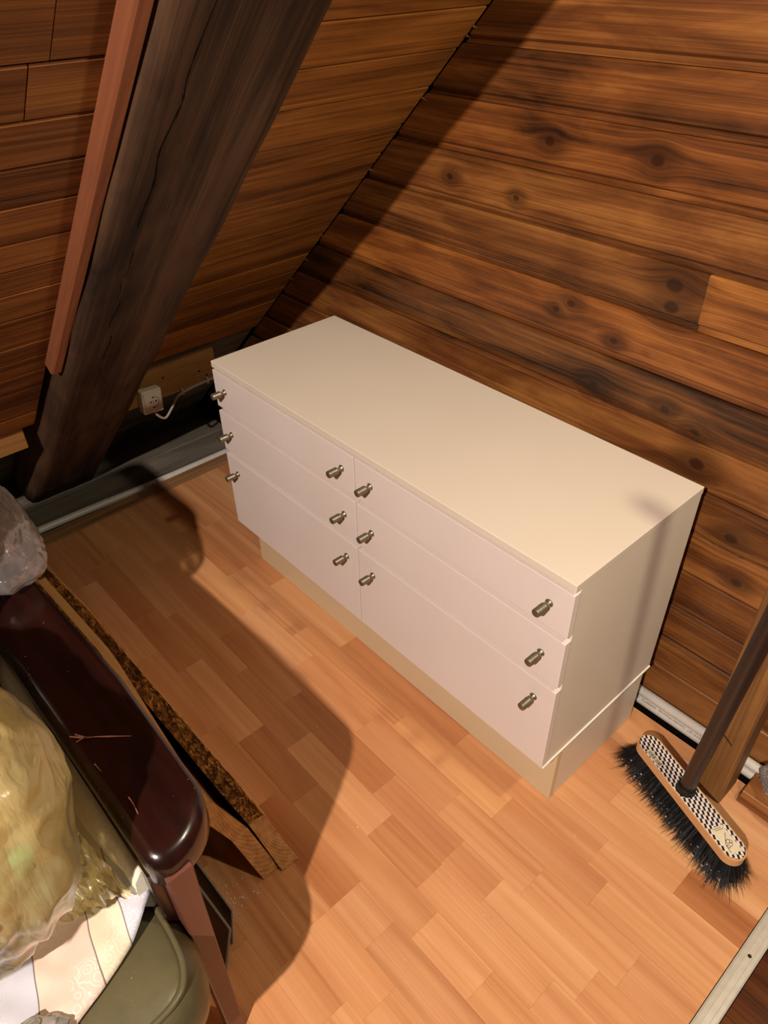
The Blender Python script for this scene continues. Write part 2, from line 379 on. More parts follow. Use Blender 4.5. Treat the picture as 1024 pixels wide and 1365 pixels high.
# ================================================================ SETTING
TH = math.radians(44.5); Sv = Vector((math.cos(TH), 0, math.sin(TH))); Nv = Vector((-math.sin(TH), 0, math.cos(TH))); CC = 0.7613
def rp(s, y, h): return Sv * s + Nv * (CC - h) + Vector((0, y, 0))      # along the slope, along the eaves, depth below the boarding
def xr(z): return 0.133 + (z - 1.198) * 1.0176                          # where the slope meets the gable
YW = 0.50; XE = 3.0

# gable wall: backing and tongue-and-groove boards
zs = [0.03, 0.14, 0.24, 0.348, 0.456, 0.565, 0.678, 0.782, 0.890, 1.005, 1.118, 1.229, 1.338, 1.441, 1.546, 1.651, 1.756, 1.861, 1.966, 2.071, 2.176, 2.281, 2.386, 2.491, 2.596, 2.70]
wall = prism('wall_back', [(-1.45, -0.12), (XE, -0.12), (XE, 2.75), (xr(2.75) - .1, 2.75)], lambda p, k: (p[0], YW + 0.014 + 0.05 * k, p[1]), M['gap'])
struct(wall, 'gable wall of dark-stained knotty pine boards')
tones = {4: (1.05, 1, .95), 8: (1.15, 1.02, .85), 11: (1.1, 1.0, .9), 9: (.92, .9, .9), 12: (1.12, 1.05, .95), 13: (.95, .9, .85)}
def wall_board(i, z0, z1, xa=None, xb=XE, tone=(1, 1, 1), joint=False):
    prof = [(YW + 0.014, z0), (YW + 0.0085, z0), (YW + 0.0085, z0 + 0.0125), (YW + 0.003, z0 + 0.016), (YW, z0 + 0.0185), (YW, z1 - 0.0035), (YW + 0.003, z1 - 0.0012), (YW + 0.014, z1 - 0.0012)]
    o = prism('board', prof, lambda p, k: ((xr(p[1]) + 0.004 if xa is None else xa) if k == 0 else xb, p[0], p[1]), M['wall'], wall)
    o.color = (*tone, 1); return o
for i in range(len(zs) - 1):
    r = random.uniform(0.88, 1.12)
    t = tones.get(i, (r, r * random.uniform(.96, 1.02), r * random.uniform(.9, 1.02)))
    if i == 9:                                                          # a paler length of board starts near the right edge
        wall_board(i, zs[i], zs[i + 1], None, 1.026, t); wall_board(i, zs[i], zs[i + 1], 1.0265, XE, (1.32, 1.25, 1.12))
    else: wall_board(i, zs[i], zs[i + 1], None, XE, t)

# sloping ceiling
ceil_ = prism('ceiling', [(-0.95, 0), (2.9, 0), (2.9, 1), (-0.95, 1)], lambda p, k: rp(p[0], -2.6 + p[1] * 3.09, -0.03 - 0.03 * k), M['gap'])
struct(ceil_, 'sloping attic ceiling of stained pine boards')
def roof_board(s0, s1, y0, y1, h, mat=None, tone=None):
    g = 0.0012; prof = [(s0 + g, h - 0.018), (s0 + g, h - 0.003), (s0 + g + .003, h), (s1 - g - .003, h), (s1 - g, h - .003), (s1 - g, h - 0.018)]
    o = prism('board', prof, lambda p, k: rp(p[0], y0 if k == 0 else y1, p[1]), mat or M['roof'], ceil_)
    r = random.uniform(0.85, 1.12); o.color = tone or (r * 1.3, r * 1.24, r * 1.08, 1); return o  # default tone lightens the boards right of the rafter, imitating stronger light
sr = [-0.05, 0.06, 0.154, 0.25, 0.349, 0.452, 0.56, 0.707, 0.815, 0.924, 1.03, 1.153, 1.265, 1.375, 1.485, 1.6, 1.71, 1.82, 1.94, 2.05, 2.17, 2.28, 2.4, 2.5]
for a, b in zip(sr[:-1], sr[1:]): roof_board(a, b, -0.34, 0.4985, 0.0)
sl = [0.10, 0.21, 0.30, 0.40, 0.502, 0.59, 0.671, 0.807, 0.913, 1.00, 1.088, 1.19, 1.285, 1.380, 1.480, 1.585, 1.69, 1.8, 1.91, 2.02, 2.13, 2.24, 2.35, 2.46]
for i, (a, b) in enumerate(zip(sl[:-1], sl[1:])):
    t = random.uniform(.9, 1.08); tn = (t * .68, t * .58, t * .52, 1)  # left of the rafter: dimmer, redder light painted into the board tones
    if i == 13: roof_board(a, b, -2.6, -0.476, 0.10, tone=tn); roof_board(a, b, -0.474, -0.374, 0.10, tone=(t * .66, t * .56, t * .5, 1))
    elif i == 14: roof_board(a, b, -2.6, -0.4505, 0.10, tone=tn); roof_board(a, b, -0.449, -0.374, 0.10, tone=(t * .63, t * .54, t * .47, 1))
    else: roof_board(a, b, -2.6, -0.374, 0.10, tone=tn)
for a, b in [(-0.93, -0.70), (-0.70, -0.48), (-0.48, -0.26), (-0.26, -0.055)]:  # rough dark sheathing below the boarding
    roof_board(a, b, -2.6, 0.49, -0.005, M['sub'], (1, 1, 1, 1))
for (s, dy) in [(1.47, .0), (1.325, .0), (1.30, 0), (1.12, 0), (0.86, 0), (0.55, 0), (0.42, 0), (0.30, 0)]:   # torn splinters where the boards meet the gable
    p0 = rp(s, 0.492, 0.001); L = random.uniform(.010, .022)
    mesh_obj('splinter', [p0, p0 + Sv * 0.007, p0 + Vector((L, 0.008, -L * .3)), p0 + Nv * -0.003 + Sv * .003], [(0, 1, 2), (0, 2, 3), (1, 3, 2), (0, 3, 1)], M['fascia'], ceil_)
# fascia boards at the foot of the slope
tr = box('trim_1', -0.57, -0.55, -0.30, 0.303, 0.383, 0.497, M['fascia'], None, 0.002); struct(tr, 'short pine board at the foot of the slope behind the rafter')
for (y, z) in [(0.235, .432), (0.10, .455), (0.262, .408)]:
    c = bmesh.new(); bmesh.ops.create_cone(c, cap_ends=True, segments=10, radius1=.0035, radius2=.0035, depth=.003, matrix=Matrix.Translation((-.549, y, z)) @ Matrix.Rotation(math.pi / 2, 4, 'Y')); bm_obj('nail_hole', c, M['black'], tr)
tr = box('trim_2', -0.44, -0.42, -1.9, -0.402, 0.462, 0.568, M['fascia'], None, 0.002); struct(tr, 'pine board at the foot of the slope left of the rafter')

# floor: bed and printed laminate staves, each its own piece
floor_ = box('floor', -0.585, 1.618, -2.9, 0.453, -0.058, -0.008, M['gap'], None, 0); struct(floor_, 'beech-look laminate floor')
rows = [0.455, 0.410, 0.332, 0.253, 0.178, 0.098, 0.018, -0.057, -0.143, -0.220, -0.298, -0.376, -0.459, -0.545, -0.625, -0.705, -0.785, -0.865, -0.945, -1.025, -1.105, -1.185, -1.265, -1.345, -1.425]
joints = {2: [0.55, 0.9, 1.254], 3: [.2, .62, 1.05, 1.254], 4: [0.35, .8, 1.12, 1.468], 5: [-.3, .1, .45, .9, 1.306], 6: [-.33, -.03, .32, .75, 1.093, 1.36], 7: [-.2, .15, .42, .7, 1.0, 1.25, 1.49],
          8: [-.25, .18, .50, .86, 1.087, 1.204, 1.45], 9: [-.4, .0, .33, .62, .93, 1.091, 1.40], 10: [-.36, -.05, .213, .52, .75, 1.156, 1.31], 11: [-.3, .1, .44, .70, .998, 1.108, 1.42], 12: [-.1, .25, .55, .85, .998, 1.2, 1.5],
          13: [.1, .5, .74, 1.02, 1.153, 1.39], 14: [.3, .6, .93, 1.24, 1.5]}
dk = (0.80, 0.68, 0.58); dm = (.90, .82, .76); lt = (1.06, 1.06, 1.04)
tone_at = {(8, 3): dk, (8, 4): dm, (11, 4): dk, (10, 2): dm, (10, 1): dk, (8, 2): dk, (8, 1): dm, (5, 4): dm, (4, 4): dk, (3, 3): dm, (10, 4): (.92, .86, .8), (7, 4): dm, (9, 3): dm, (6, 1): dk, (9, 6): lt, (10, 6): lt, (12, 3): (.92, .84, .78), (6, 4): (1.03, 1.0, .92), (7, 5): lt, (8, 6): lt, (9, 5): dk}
def stave(xa, xb, ya, yb, tone):
    g = 0.00008
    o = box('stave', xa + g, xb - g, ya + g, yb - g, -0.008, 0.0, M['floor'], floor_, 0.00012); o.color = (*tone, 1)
for r in range(len(rows) - 1):
    js = joints.get(r)
    if js is None:
        js = []; x = -0.585 + random.uniform(.1, .3)
        while x < 1.55: js.append(x); x += random.uniform(.22, .42)
    xs = [-0.583] + [j for j in js if j > -.58] + [1.617]
    for k in range(len(xs) - 1):
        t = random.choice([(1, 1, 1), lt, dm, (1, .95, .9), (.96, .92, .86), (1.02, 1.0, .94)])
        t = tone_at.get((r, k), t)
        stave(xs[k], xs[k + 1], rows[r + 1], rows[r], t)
# grey sub-floor boards under the eaves and behind the pipes
sub = box('floor_2', -1.25, 1.62, -2.9, 0.498, -0.10, -0.078, M['gap'], None, 0); struct(sub, 'unfinished sub-floor under the eaves')
for xa, xb, dz in [(-1.25, -1.11, -.002), (-1.11, -0.905, 0), (-0.905, -0.775, .003), (-0.775, -0.59, -.012)]:
    box('subfloor_board', xa + .003, xb - .003, -2.4, 0.49, -0.078, -0.060 + dz, M['sub'], sub, 0.002)
box('subfloor_board', -0.58, 1.6, 0.458, 0.497, -0.078, -0.02, M['gap'], sub, 0.001)
st = box('trim_3', -0.648, -0.590, -1.6, 0.455, -0.06, 0.001, M['strip'], None, 0.0015); struct(st, 'narrow wooden edging strip along the laminate')
# aluminium threshold and the dark floor beyond
al = prism('trim_4', [(0, -.003), (.036, -.003), (.036, .0006), (.033, .0022), (.0255, .0030), (.0245, .0022), (.0235, .0030), (.0135, .0032), (.0125, .0024), (.0115, .0032), (.004, .0024), (0, .0004)],
           lambda p, k: (1.6185 + p[0], -1.4 if k == 0 else 0.40, p[1] + .0005), M['alu']); struct(al, 'aluminium threshold strip')
for y in (0.098, -0.30, -0.7):
    b = bmesh.new(); bmesh.ops.create_cone(b, cap_ends=True, segments=12, radius1=.0042, radius2=.0034, depth=.0016, matrix=Matrix.Translation((1.637, y, .0042))); bm_obj('screw', b, M['screw'], al)
fd = box('floor_3', 1.655, 3.0, -1.6, 0.495, -0.058, -0.004, M['gap'], None, 0); struct(fd, 'dark glossy floor beyond the threshold strip')
for k in range(20):
    y = -1.6 + k * .1046; box('floorboard', 1.656, 2.99, y + .0004, y + .1042, -.004, 0.0, M['darkfloor'], fd, .0006)

# ================================================================ RAFTER, BATTEN, POST
def rough_beam(name, s0, s1, y0, y1, h0, h1, mat, amp, nseg=110, foot=False):
    bm = bmesh.new(); rings = []
    cw = 0.020
    prof = []
    def add(a, b, n):
        for k in range(n): prof.append((a[0] + (b[0] - a[0]) * k / n, a[1] + (b[1] - a[1]) * k / n))
    P = [(y0, h0), (y0, h1 - cw * 1.5), (y0 + cw * .35, h1 - cw * .35), (y0 + cw * 1.1, h1), (y1 - cw * .9, h1), (y1 - cw * .2, h1 - cw * .25), (y1, h1 - cw), (y1, h0)]
    for i in range(len(P) - 1): add(P[i], P[i + 1], 10 if i == 3 else 3)
    prof.append(P[-1])
    for i in range(nseg + 1):
        s = s0 + (s1 - s0) * i / nseg; ring = []
        for (y, h) in prof:
            n = noise.noise(Vector((s * 2.2, y * 9, h * 9))) * amp + noise.noise(Vector((s * 9, y * 30, h * 30))) * amp * .35
            e = noise.noise(Vector((s * 4.5, 3.3 if y > (y0 + y1) / 2 else 8.1, 0))) * amp * 1.1
            hh = h + (n if h > h0 else 0); yy = y + e * (1 if h > h0 + .02 else 0)
            p = rp(s, yy, hh)
            if foot and i == 0:                                   # cut level where it stands on the sub-floor
                p = p + Sv * ((-0.0605 - p.z) / Sv.z)
            ring.append(bm.verts.new(p))
        rings.append(ring)
    for i in range(nseg):
        for k in range(len(prof) - 1): bm.faces.new((rings[i][k], rings[i][k + 1], rings[i + 1][k + 1], rings[i + 1][k]))
        bm.faces.new((rings[i][-1], rings[i][0], rings[i + 1][0], rings[i + 1][-1]))
    bm.faces.new(rings[0]); bm.faces.new(rings[-1])
    return bm_obj(name, bm, mat, None, True)
raf = rough_beam('roof_rafter', -0.60, 2.5, -0.352, -0.100, 0.0, 0.152, M['beam'], 0.006, foot=True)
tag(raf, 'massive dark rough-hewn rafter running down the slope to the floor', 'beam')
def crack(pts, w, name='crack'):
    P = spline(pts, 10); vs = []; fs = []
    for i, p in enumerate(P):
        ww = w * math.sin(math.pi * (i + .5) / len(P)) ** .5 * random.uniform(.4, 1.3)
        d = Vector((0, ww, 0)); vs += [rp(*p) - d, rp(*p) + d, rp(p[0], p[1], p[2] - .004)]
    for i in range(len(P) - 1):
        a = i * 3; fs += [(a, a + 1, a + 4, a + 3), (a, a + 2, a + 5, a + 3), (a + 1, a + 2, a + 5, a + 4)]
    return mesh_obj(name, vs, fs, M['gap'], raf)
def surf(s, y): 
    n = noise.noise(Vector((s * 2.2, y * 9, .152 * 9))) * .006 + noise.noise(Vector((s * 9, y * 30, .152 * 30))) * .0021
    return .152 + n + .0006
pts = [(1.62, -.288), (1.5, -.292), (1.44, -.288), (1.35, -.300), (1.27, -.292), (1.16, -.296), (1.05, -.285), (.97, -.283)]
crack([(s, y, surf(s, y)) for s, y in pts], .0016)
pts = [(.95, -.290), (.86, -.279), (.78, -.284), (.69, -.268), (.60, -.27), (.5, -.262), (.4, -.265)]
crack([(s, y, surf(s, y)) for s, y in pts], .0014)
bat = prism('reddish_batten', [(-0.378, 0.092), (-0.378, 0.128), (-0.3735, 0.1315), (-0.3545, 0.1315), (-0.3545, 0.092)], lambda p, k: rp(0.53 if k == 0 else 2.5, p[0], p[1]), M['redbatten'])
tag(bat, 'slim reddish-brown batten fixed along the left side of the dark rafter', 'batten')
post = box('wooden_post', 1.348, 1.430, 0.360, 0.440, 0.001, 2.36, M['post'], None, 0.003)
tag(post, 'upright pale pine post with a split, standing behind the broom handle', 'post')
crk = mesh_obj('crack', [(1.362, .3592, .235), (1.405, .3592, .205), (1.404, .3592, .2025), (1.362, .3592, .231)], [(0, 1, 2, 3)], M['gap'], post)

# ================================================================ PIPES
def pipe(pts, r, label, grp=None):
    bm = tube_bm(spline(pts, 10) if len(pts) > 2 else pts, r, 20)
    o = bm_obj('white_pipe', bm, M['pipe'], None, True); tag(o, label, 'pipe', grp); return o
pipe([(-0.752, -1.5, -0.044), (-0.742, -0.4, -0.044), (-0.722, 0.05, -0.044), (-0.716, 0.44, -0.044)], .0135, 'thicker white pipe along the eaves, nearest the dark sub-floor')
pipe([(-0.668, -1.5, -0.046), (-0.668, -0.4, -0.046), (-0.668, 0.44, -0.046)], .0125, 'white pipe along the eaves, half hidden beside the wooden edging strip')
pipe([(0.35, .4865, .0365), (2.9, .4865, .0365)], .0125, 'plain white pipe running low along the board wall, upper of two')
p2 = pipe([(0.35, .4845, .0095), (2.9, .4845, .0095)], .0135, 'white pipe with printed lettering low along the board wall, lower of two')
def text(name, body, size, mat, M4, parent=None, ext=0.0):
    c = D.curves.new(name, 'FONT'); c.body = body; c.size = size; c.align_x = 'CENTER'; c.align_y = 'CENTER'; c.extrude = ext; c.resolution_u = 2
    o = D.objects.new(name, c); COL.objects.link(o)
    dg = bpy.context.evaluated_depsgraph_get(); me = D.meshes.new_from_object(o.evaluated_get(dg)); D.objects.remove(o)
    me.materials.append(mat); q = D.objects.new(name, me); COL.objects.link(q)
    me.transform(M4)
    if parent: q.parent = parent
    return q
ang = math.radians(52)      # lettering lies on the upper front of the pipe, upside down to the viewer
ny, nz = -math.cos(ang), math.sin(ang)
c0 = Vector((1.21, .4845 + ny * .0138, .0095 + nz * .0138))
X = Vector((-1, 0, 0)); Nn = Vector((0, ny, nz)); Yv = Nn.cross(X)
MT = Matrix(((X.x, Yv.x, Nn.x, c0.x), (X.y, Yv.y, Nn.y, c0.y), (X.z, Yv.z, Nn.z, c0.z), (0, 0, 0, 1)))
text('lettering', '1 18.4 01 LKT   Cosmoline Wasserrohr   02093007TA   PPT   18 x 2', .0080, M['ink'], MT, p2)

# ================================================================ SOCKET AND CABLE
so = empty('power_socket', (-0.55, 0.03, 0.42)); tag(so, 'white surface-mounted power socket on the pine board under the slope', 'socket')
def socket():
    b0 = (-0.55, 0.03, 0.42)
    R = Matrix.Translation((-0.549, 0.033, 0.404)) @ Matrix.Rotation(math.radians(-4), 4, 'X')
    def put(bm, name, mat, smooth=False, parent=so):
        bmesh.ops.transform(bm, matrix=Matrix.Translation([-v for v in b0]) @ R, verts=bm.verts); return bm_obj(name, bm, mat, parent, smooth)
    put(box_bm(0, .034, -.036, .036, -.042, .042, .006, 3), 'housing', M['socket'])
    fr = put(box_bm(.034, .038, -.031, .031, -.037, .037, .0015, 2), 'cover_frame', M['socket'])
    bm = bmesh.new(); seg = 28; prev = None
    for (r, h) in [(.0215, .0385), (.0200, .0385), (.0195, .030), (.0, .030)]:
        ring = [bm.verts.new((h, math.cos(a / seg * 2 * math.pi) * r, math.sin(a / seg * 2 * math.pi) * r)) for a in range(seg)]
        if prev: [bm.faces.new((prev[k], prev[(k + 1) % seg], ring[(k + 1) % seg], ring[k])) for k in range(seg)]
        prev = ring
    bmesh.ops.remove_doubles(bm, verts=bm.verts, dist=1e-5)
    put(bm, 'socket_well', M['socket'], False)
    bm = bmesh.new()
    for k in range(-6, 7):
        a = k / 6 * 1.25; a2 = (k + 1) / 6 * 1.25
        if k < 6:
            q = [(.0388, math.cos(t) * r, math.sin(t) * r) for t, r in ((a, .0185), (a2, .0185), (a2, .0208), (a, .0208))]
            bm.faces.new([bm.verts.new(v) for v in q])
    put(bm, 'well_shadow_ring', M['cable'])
    for y in (-.0095, .0095):
        b = bmesh.new(); bmesh.ops.create_cone(b, cap_ends=True, segments=12, radius1=.0028, radius2=.0028, depth=.002, matrix=Matrix.Translation((.0390, y, .003)) @ Matrix.Rotation(math.pi / 2, 4, 'Y')); put(b, 'pin_hole', M['black'])
    b = bmesh.new(); bmesh.ops.create_cone(b, cap_ends=True, segments=12, radius1=.0020, radius2=.0020, depth=.002, matrix=Matrix.Translation((.0390, 0, .003)) @ Matrix.Rotation(math.pi / 2, 4, 'Y')); put(b, 'screw', M['screw'])
    for z in (-.018, .018): put(box_bm(.0385, .0405, -.004, .004, z - .002, z + .002, .0005), 'earth_clip', M['screw'])
socket()
cab = bm_obj('power_cable', tube_bm(spline([(-.535, .040, .368), (-.530, .043, .345), (-.528, .068, .322), (-.530, .098, .345), (-.535, .130, .376), (-.540, .18, .386), (-.540, .27, .392), (-.545, .40, .395), (-.55, .49, .396)], 8), .0042, 10), M['cable'], None, True)
tag(cab, 'grey cable looping from the white socket along the pine board', 'cable')
for y, z in ((.155, .384), (.255, .392)):
    box('cable_clip', -.548, -.534, y - .004, y + .004, z - .010, z + .012, M['cable'], cab, .001)

# ================================================================ DRESSER
dr = empty('dresser', (0.58, 0.21, 0.0)); DB = (0.58, 0.21, 0.0)
tag(dr, 'long low white chest of six drawers with ribbed metal knobs on a cream plinth', 'dresser')
W, DD, H, HP = 1.1615, 0.4164, 0.75, 0.214
def dpart(name, bm, mat, parent=dr, smooth=False, base=DB):
    if base: bmesh.ops.translate(bm, verts=bm.verts, vec=[-b for b in base])
    return bm_obj(name, bm, mat, parent, smooth)
def drawer(x0, x1, z0, z1, knobs):
    d = dpart('drawer', box_bm(x0, x1, 0.0, 0.018, z0, z1, 0.0012, 2), M['front'])
    for kx, kz in knobs:
        prof = [(0, .0082), (.0018, .0086), (.0030, .0074), (.0072, .0042), (.0110, .0044), (.0135, .0072), (.0150, .0086)]
        y = .0150
        for k in range(7): prof += [(y + .0004, .0088), (y + .0020, .0088), (y + .0026, .0078), (y + .0032, .0078)]; y += .0032
        prof += [(y + .001, .0088), (y + .0022, .0082), (y + .0026, .0060), (y + .0026, .0)]
        bm = bmesh.new(); seg = 20; pr_ = None
        for (dy, r) in prof:
            ring = [bm.verts.new((kx + math.cos(a / seg * 2 * math.pi) * max(r, 1e-5), -dy, kz + math.sin(a / seg * 2 * math.pi) * max(r, 1e-5))) for a in range(seg)]
            if pr_: [bm.faces.new((pr_[k], pr_[(k + 1) % seg], ring[(k + 1) % seg], ring[k])) for k in range(seg)]
            pr_ = ring
        bmesh.ops.remove_doubles(bm, verts=bm.verts, dist=1e-5)
        dpart('knob', bm, M['knob'], d, True)
    return d
for (z0, z1, kz) in [(.6180, .7255, .677), (.4805, .6030, .546), (.2175, .4650, .415)]:
    drawer(0.0, .5735, z0, z1, [(.050, kz), (.532, kz)])
    drawer(.5770, W, z0, z1, [(.629, kz), (1.114, kz)])
dpart('top_panel', box_bm(0, W, 0, DD, H - .0175, H, .0012, 2), M['white'])
dpart('side_panel', box_bm(.001, .018, .0185, DD - .001, HP, H - .0175, .0006), M['white'])
sp_ = dpart('side_panel', box_bm(W - .018, W - .001, .0185, DD - .001, HP, H - .0175, .0006), M['white'])
dpart('carcass', box_bm(.018, W - .018, .0205, DD - .004, HP + .002, H - .018, 0), M['front'])
dpart('divider', box_bm(.567, .584, .0185, .0205, HP, H - .018, 0), M['front'])
dpart('bottom_panel', box_bm(-.0005, W + .0022, .004, DD - .001, HP - .002, HP + .0035, .0008), M['edgewhite'])
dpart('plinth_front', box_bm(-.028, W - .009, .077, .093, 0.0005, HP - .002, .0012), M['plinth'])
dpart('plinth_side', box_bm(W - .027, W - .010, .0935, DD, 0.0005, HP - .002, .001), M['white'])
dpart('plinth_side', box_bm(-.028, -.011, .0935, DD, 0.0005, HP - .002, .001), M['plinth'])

# ================================================================ BROOM
BA = math.atan2(-.113, .307); BC = Vector((1.381, .277, .082))
tilt = math.radians(3)
BM = Matrix.Translation(BC) @ Matrix.Rotation(BA, 4, 'Z') @ Matrix.Rotation(math.radians(0), 4, 'X')
broom = empty('broom', (BC.x, BC.y, 0.0)); tag(broom, 'broom with black bristles, houndstooth-patterned head and dark brown handle', 'broom')
BI = Matrix.Translation((-BC.x, -BC.y, 0))
def stadium(L, Wd, n=12):
    r = Wd / 2; a = L / 2 - r
    return [(a + r * math.cos(t), r * math.sin(t)) for t in [(-.5 + k / n) * math.pi for k in range(n + 1)]] + [(-a + r * math.cos(t), r * math.sin(t)) for t in [(.5 + k / n) * math.pi for k in range(n + 1)]]
def slab_bm(poly, z0, z1, bev=0.0):
    bm = bmesh.new(); lo = [bm.verts.new((x, y, z0)) for x, y in poly]; hi = [bm.verts.new((x, y, z1)) for x, y in poly]
    n = len(poly); top = bm.faces.new(hi); bm.faces.new(lo[::-1])
    for i in range(n): bm.faces.new((lo[i], lo[(i + 1) % n], hi[(i + 1) % n], hi[i]))
    if bev: bmesh.ops.bevel(bm, geom=list(top.edges), offset=bev, segments=2, affect='EDGES')
    return bm
def bput(bm, name, mat, smooth=False, parent=broom, local=False):
    if not local: bmesh.ops.transform(bm, matrix=BI @ BM, verts=bm.verts)
    return bm_obj(name, bm, mat, parent, smooth)
bput(slab_bm(stadium(.333, .056), -.024, 0.0, .0025), 'head_block', M['blocksteam'])
pt = bm_obj('printed_top', slab_bm(stadium(.327, .050), 0.0001, .0006), M['hound'], broom); pt.matrix_local = BI @ BM
stk = bput(box_bm(-.125, -.080, -.022, -.008, .0006, .0009, 0), 'barcode_sticker', M['paper'])
for k in range(22):
    xx = -.122 + k * .0019; 
    if k == 11: continue
    bput(box_bm(xx, xx + random.choice([.0006, .001, .0013]), -.020, -.0105, .0009, .0010, 0), 'bar', M['ink'], parent=stk)
lb = bput(slab_bm([(.088, -.017), (.150, -.017), (.150, .014), (.088, .014)], .0006, .0010), 'paper_label', M['paper'])
def squig(pts, w, parent):
    P = spline([(*p, 0) for p in pts], 6); bm = bmesh.new(); pv = None
    for i, p in enumerate(P):
        t = (P[min(i + 1, len(P) - 1)] - P[max(i - 1, 0)]).normalized(); nrm = Vector((-t.y, t.x, 0)) * w
        a = bm.verts.new(p + nrm + Vector((0, 0, .0012))); b = bm.verts.new(p - nrm + Vector((0, 0, .0012)))
        if pv: bm.faces.new((pv[0], a, b, pv[1]))
        pv = (a, b)
    bput(bm, 'printed_mark', M['screw'], parent=parent)
squig([(.106, .006), (.112, .002), (.118, -.003), (.124, -.006), (.128, -.002), (.124, .003), (.119, .001), (.124, -.007), (.131, -.011), (.137, -.008), (.133, -.004), (.130, -.009), (.140, -.012), (.146, -.011)], .0006, lb)
squig([(.121, .004), (.126, .008), (.130, .005), (.127, .001), (.133, .003), (.136, -.003)], .0005, lb)
for y in (-.013, -.009): squig([(.091 + (y + .013), y), (.0915 + (y + .013), y + .006), (.092 + (y + .013), y + .020)], .0005, lb)
# bristles
bm = bmesh.new(); rnd = random.Random(3)
cnt = 0
for i in range(60):
    for j in range(12):
        px = -.160 + .320 * (i + rnd.random()) / 60; py = -.024 + .048 * (j + rnd.random()) / 12
        ex = max(0, abs(px) - .138); 
        if ex * ex + py * py > .027 ** 2: continue
        for _ in range(9):
            sx = px / .16; sy = py / .024
            out = Vector((sx ** 3 * .036 + rnd.gauss(0, .009), sy * .030 + rnd.gauss(0, .010) - .010, 0))
            L = .060 + rnd.gauss(0, .003)
            a0 = Vector((px + rnd.gauss(0, .001), py + rnd.gauss(0, .001), -.023)); a1 = a0 + Vector((out.x * .35, out.y * .4, -L * .5)); a2 = a0 + out + Vector((0, 0, -L * rnd.uniform(.78, .97)))
            a2.z = max(a2.z, -.0808)
            wv = Vector((rnd.uniform(-1, 1), rnd.uniform(-1, 1), 0)).normalized() * .0010
            v = [bm.verts.new(q) for q in (a0 - wv, a0 + wv, a1 + wv, a1 - wv)]; e = bm.verts.new(a2)
            bm.faces.new(v); bm.faces.new((v[3], v[2], e)); cnt += 1
br = bput(bm, 'bristles', M['bristle']); br['kind'] = 'stuff'
bm = bmesh.new()
for k in range(40):
    p = Vector((rnd.uniform(-.16, .17), rnd.uniform(-.075, -.035), rnd.uniform(-.06, -.045)))
    bmesh.ops.create_icosphere(bm, subdivisions=1, radius=rnd.uniform(.0008, .0028), matrix=Matrix.Translation(p) @ Matrix.Scale(rnd.uniform(.5, 2), 4, (1, 0, 0)))
fl = bput(bm, 'dust_in_bristles', M['fluff']); fl['kind'] = 'stuff'
h0 = Vector((1.371, .279, .080)); h1 = Vector((1.438, .186, 1.27)); hd = (h1 - h0).normalized()
hb = Vector((-BC.x, -BC.y, 0))
bm_obj('collar', tube_bm([h0 + hb - hd * .003, h0 + hb + hd * .004, h0 + hb + hd * .007, h0 + hb + hd * .010, h0 + hb + hd * .024], [.0225, .0225, .0190, .0205, .0195], 24), M['black'], broom, True)
bm_obj('handle', tube_bm([h0 + hb + hd * .006, h0 + hb + hd * .05, h1 + hb - hd * .01, h1 + hb - hd * .003, h1 + hb], [.0172, .0172, .0172, .014, .004], 24), M['handle'], broom, True)

# ================================================================ PLANKS AND CLEAR BAG ON THE RIGHT
for k, (z0, z1, x0, y0) in enumerate([(0.001, .027, 1.452, .398), (.028, .052, 1.456, .394)]):
    o = box('wood_plank', x0, 2.05, y0, y0 + .068, z0, z1, M['plank'], None, .0015)
    tag(o, ['lower of two stacked wood offcuts beside the post, lying on the floor', 'upper of two stacked wood offcuts beside the post, under the clear bag'][k], 'plank', 'stacked wood offcuts')
def blob(name, centre, radii, mat, amp, freq, sub=5, parent=None, seedv=0.0, power=2.0, sharp=.4, flat=None):
    bm = bmesh.new(); bmesh.ops.create_icosphere(bm, subdivisions=sub, radius=1)
    for v in bm.verts:
        d = v.co.normalized()
        q = Vector((abs(d.x) ** (2 / power) * (1 if d.x > 0 else -1), abs(d.y) ** (2 / power) * (1 if d.y > 0 else -1), abs(d.z) ** (2 / power) * (1 if d.z > 0 else -1)))
        k = Vector((seedv, seedv * 1.7, seedv * .6))
        n = noise.noise(d * freq + k) * amp + (.5 - abs(noise.noise(d * freq * 2.3 + k))) * amp * sharp + (.5 - abs(noise.noise(d * freq * 5 + k))) * amp * sharp * .4
        p = q * (1 + n); v.co = Vector((centre[0] + p.x * radii[0], centre[1] + p.y * radii[1], centre[2] + p.z * radii[2]))
        if flat is not None and v.co.z < flat: v.co.z = flat + (flat - v.co.z) * .02
    return bm_obj(name, bm, mat, parent, True)
o = blob('clear_plastic_bag', (1.560, .425, .112), (.085, .055, .060), M['clear'], .30, 1.4, 5, seedv=3.1, flat=.0535, sharp=.4)
tag(o, 'crumpled clear plastic bag on the wood offcuts at the right edge', 'bag')

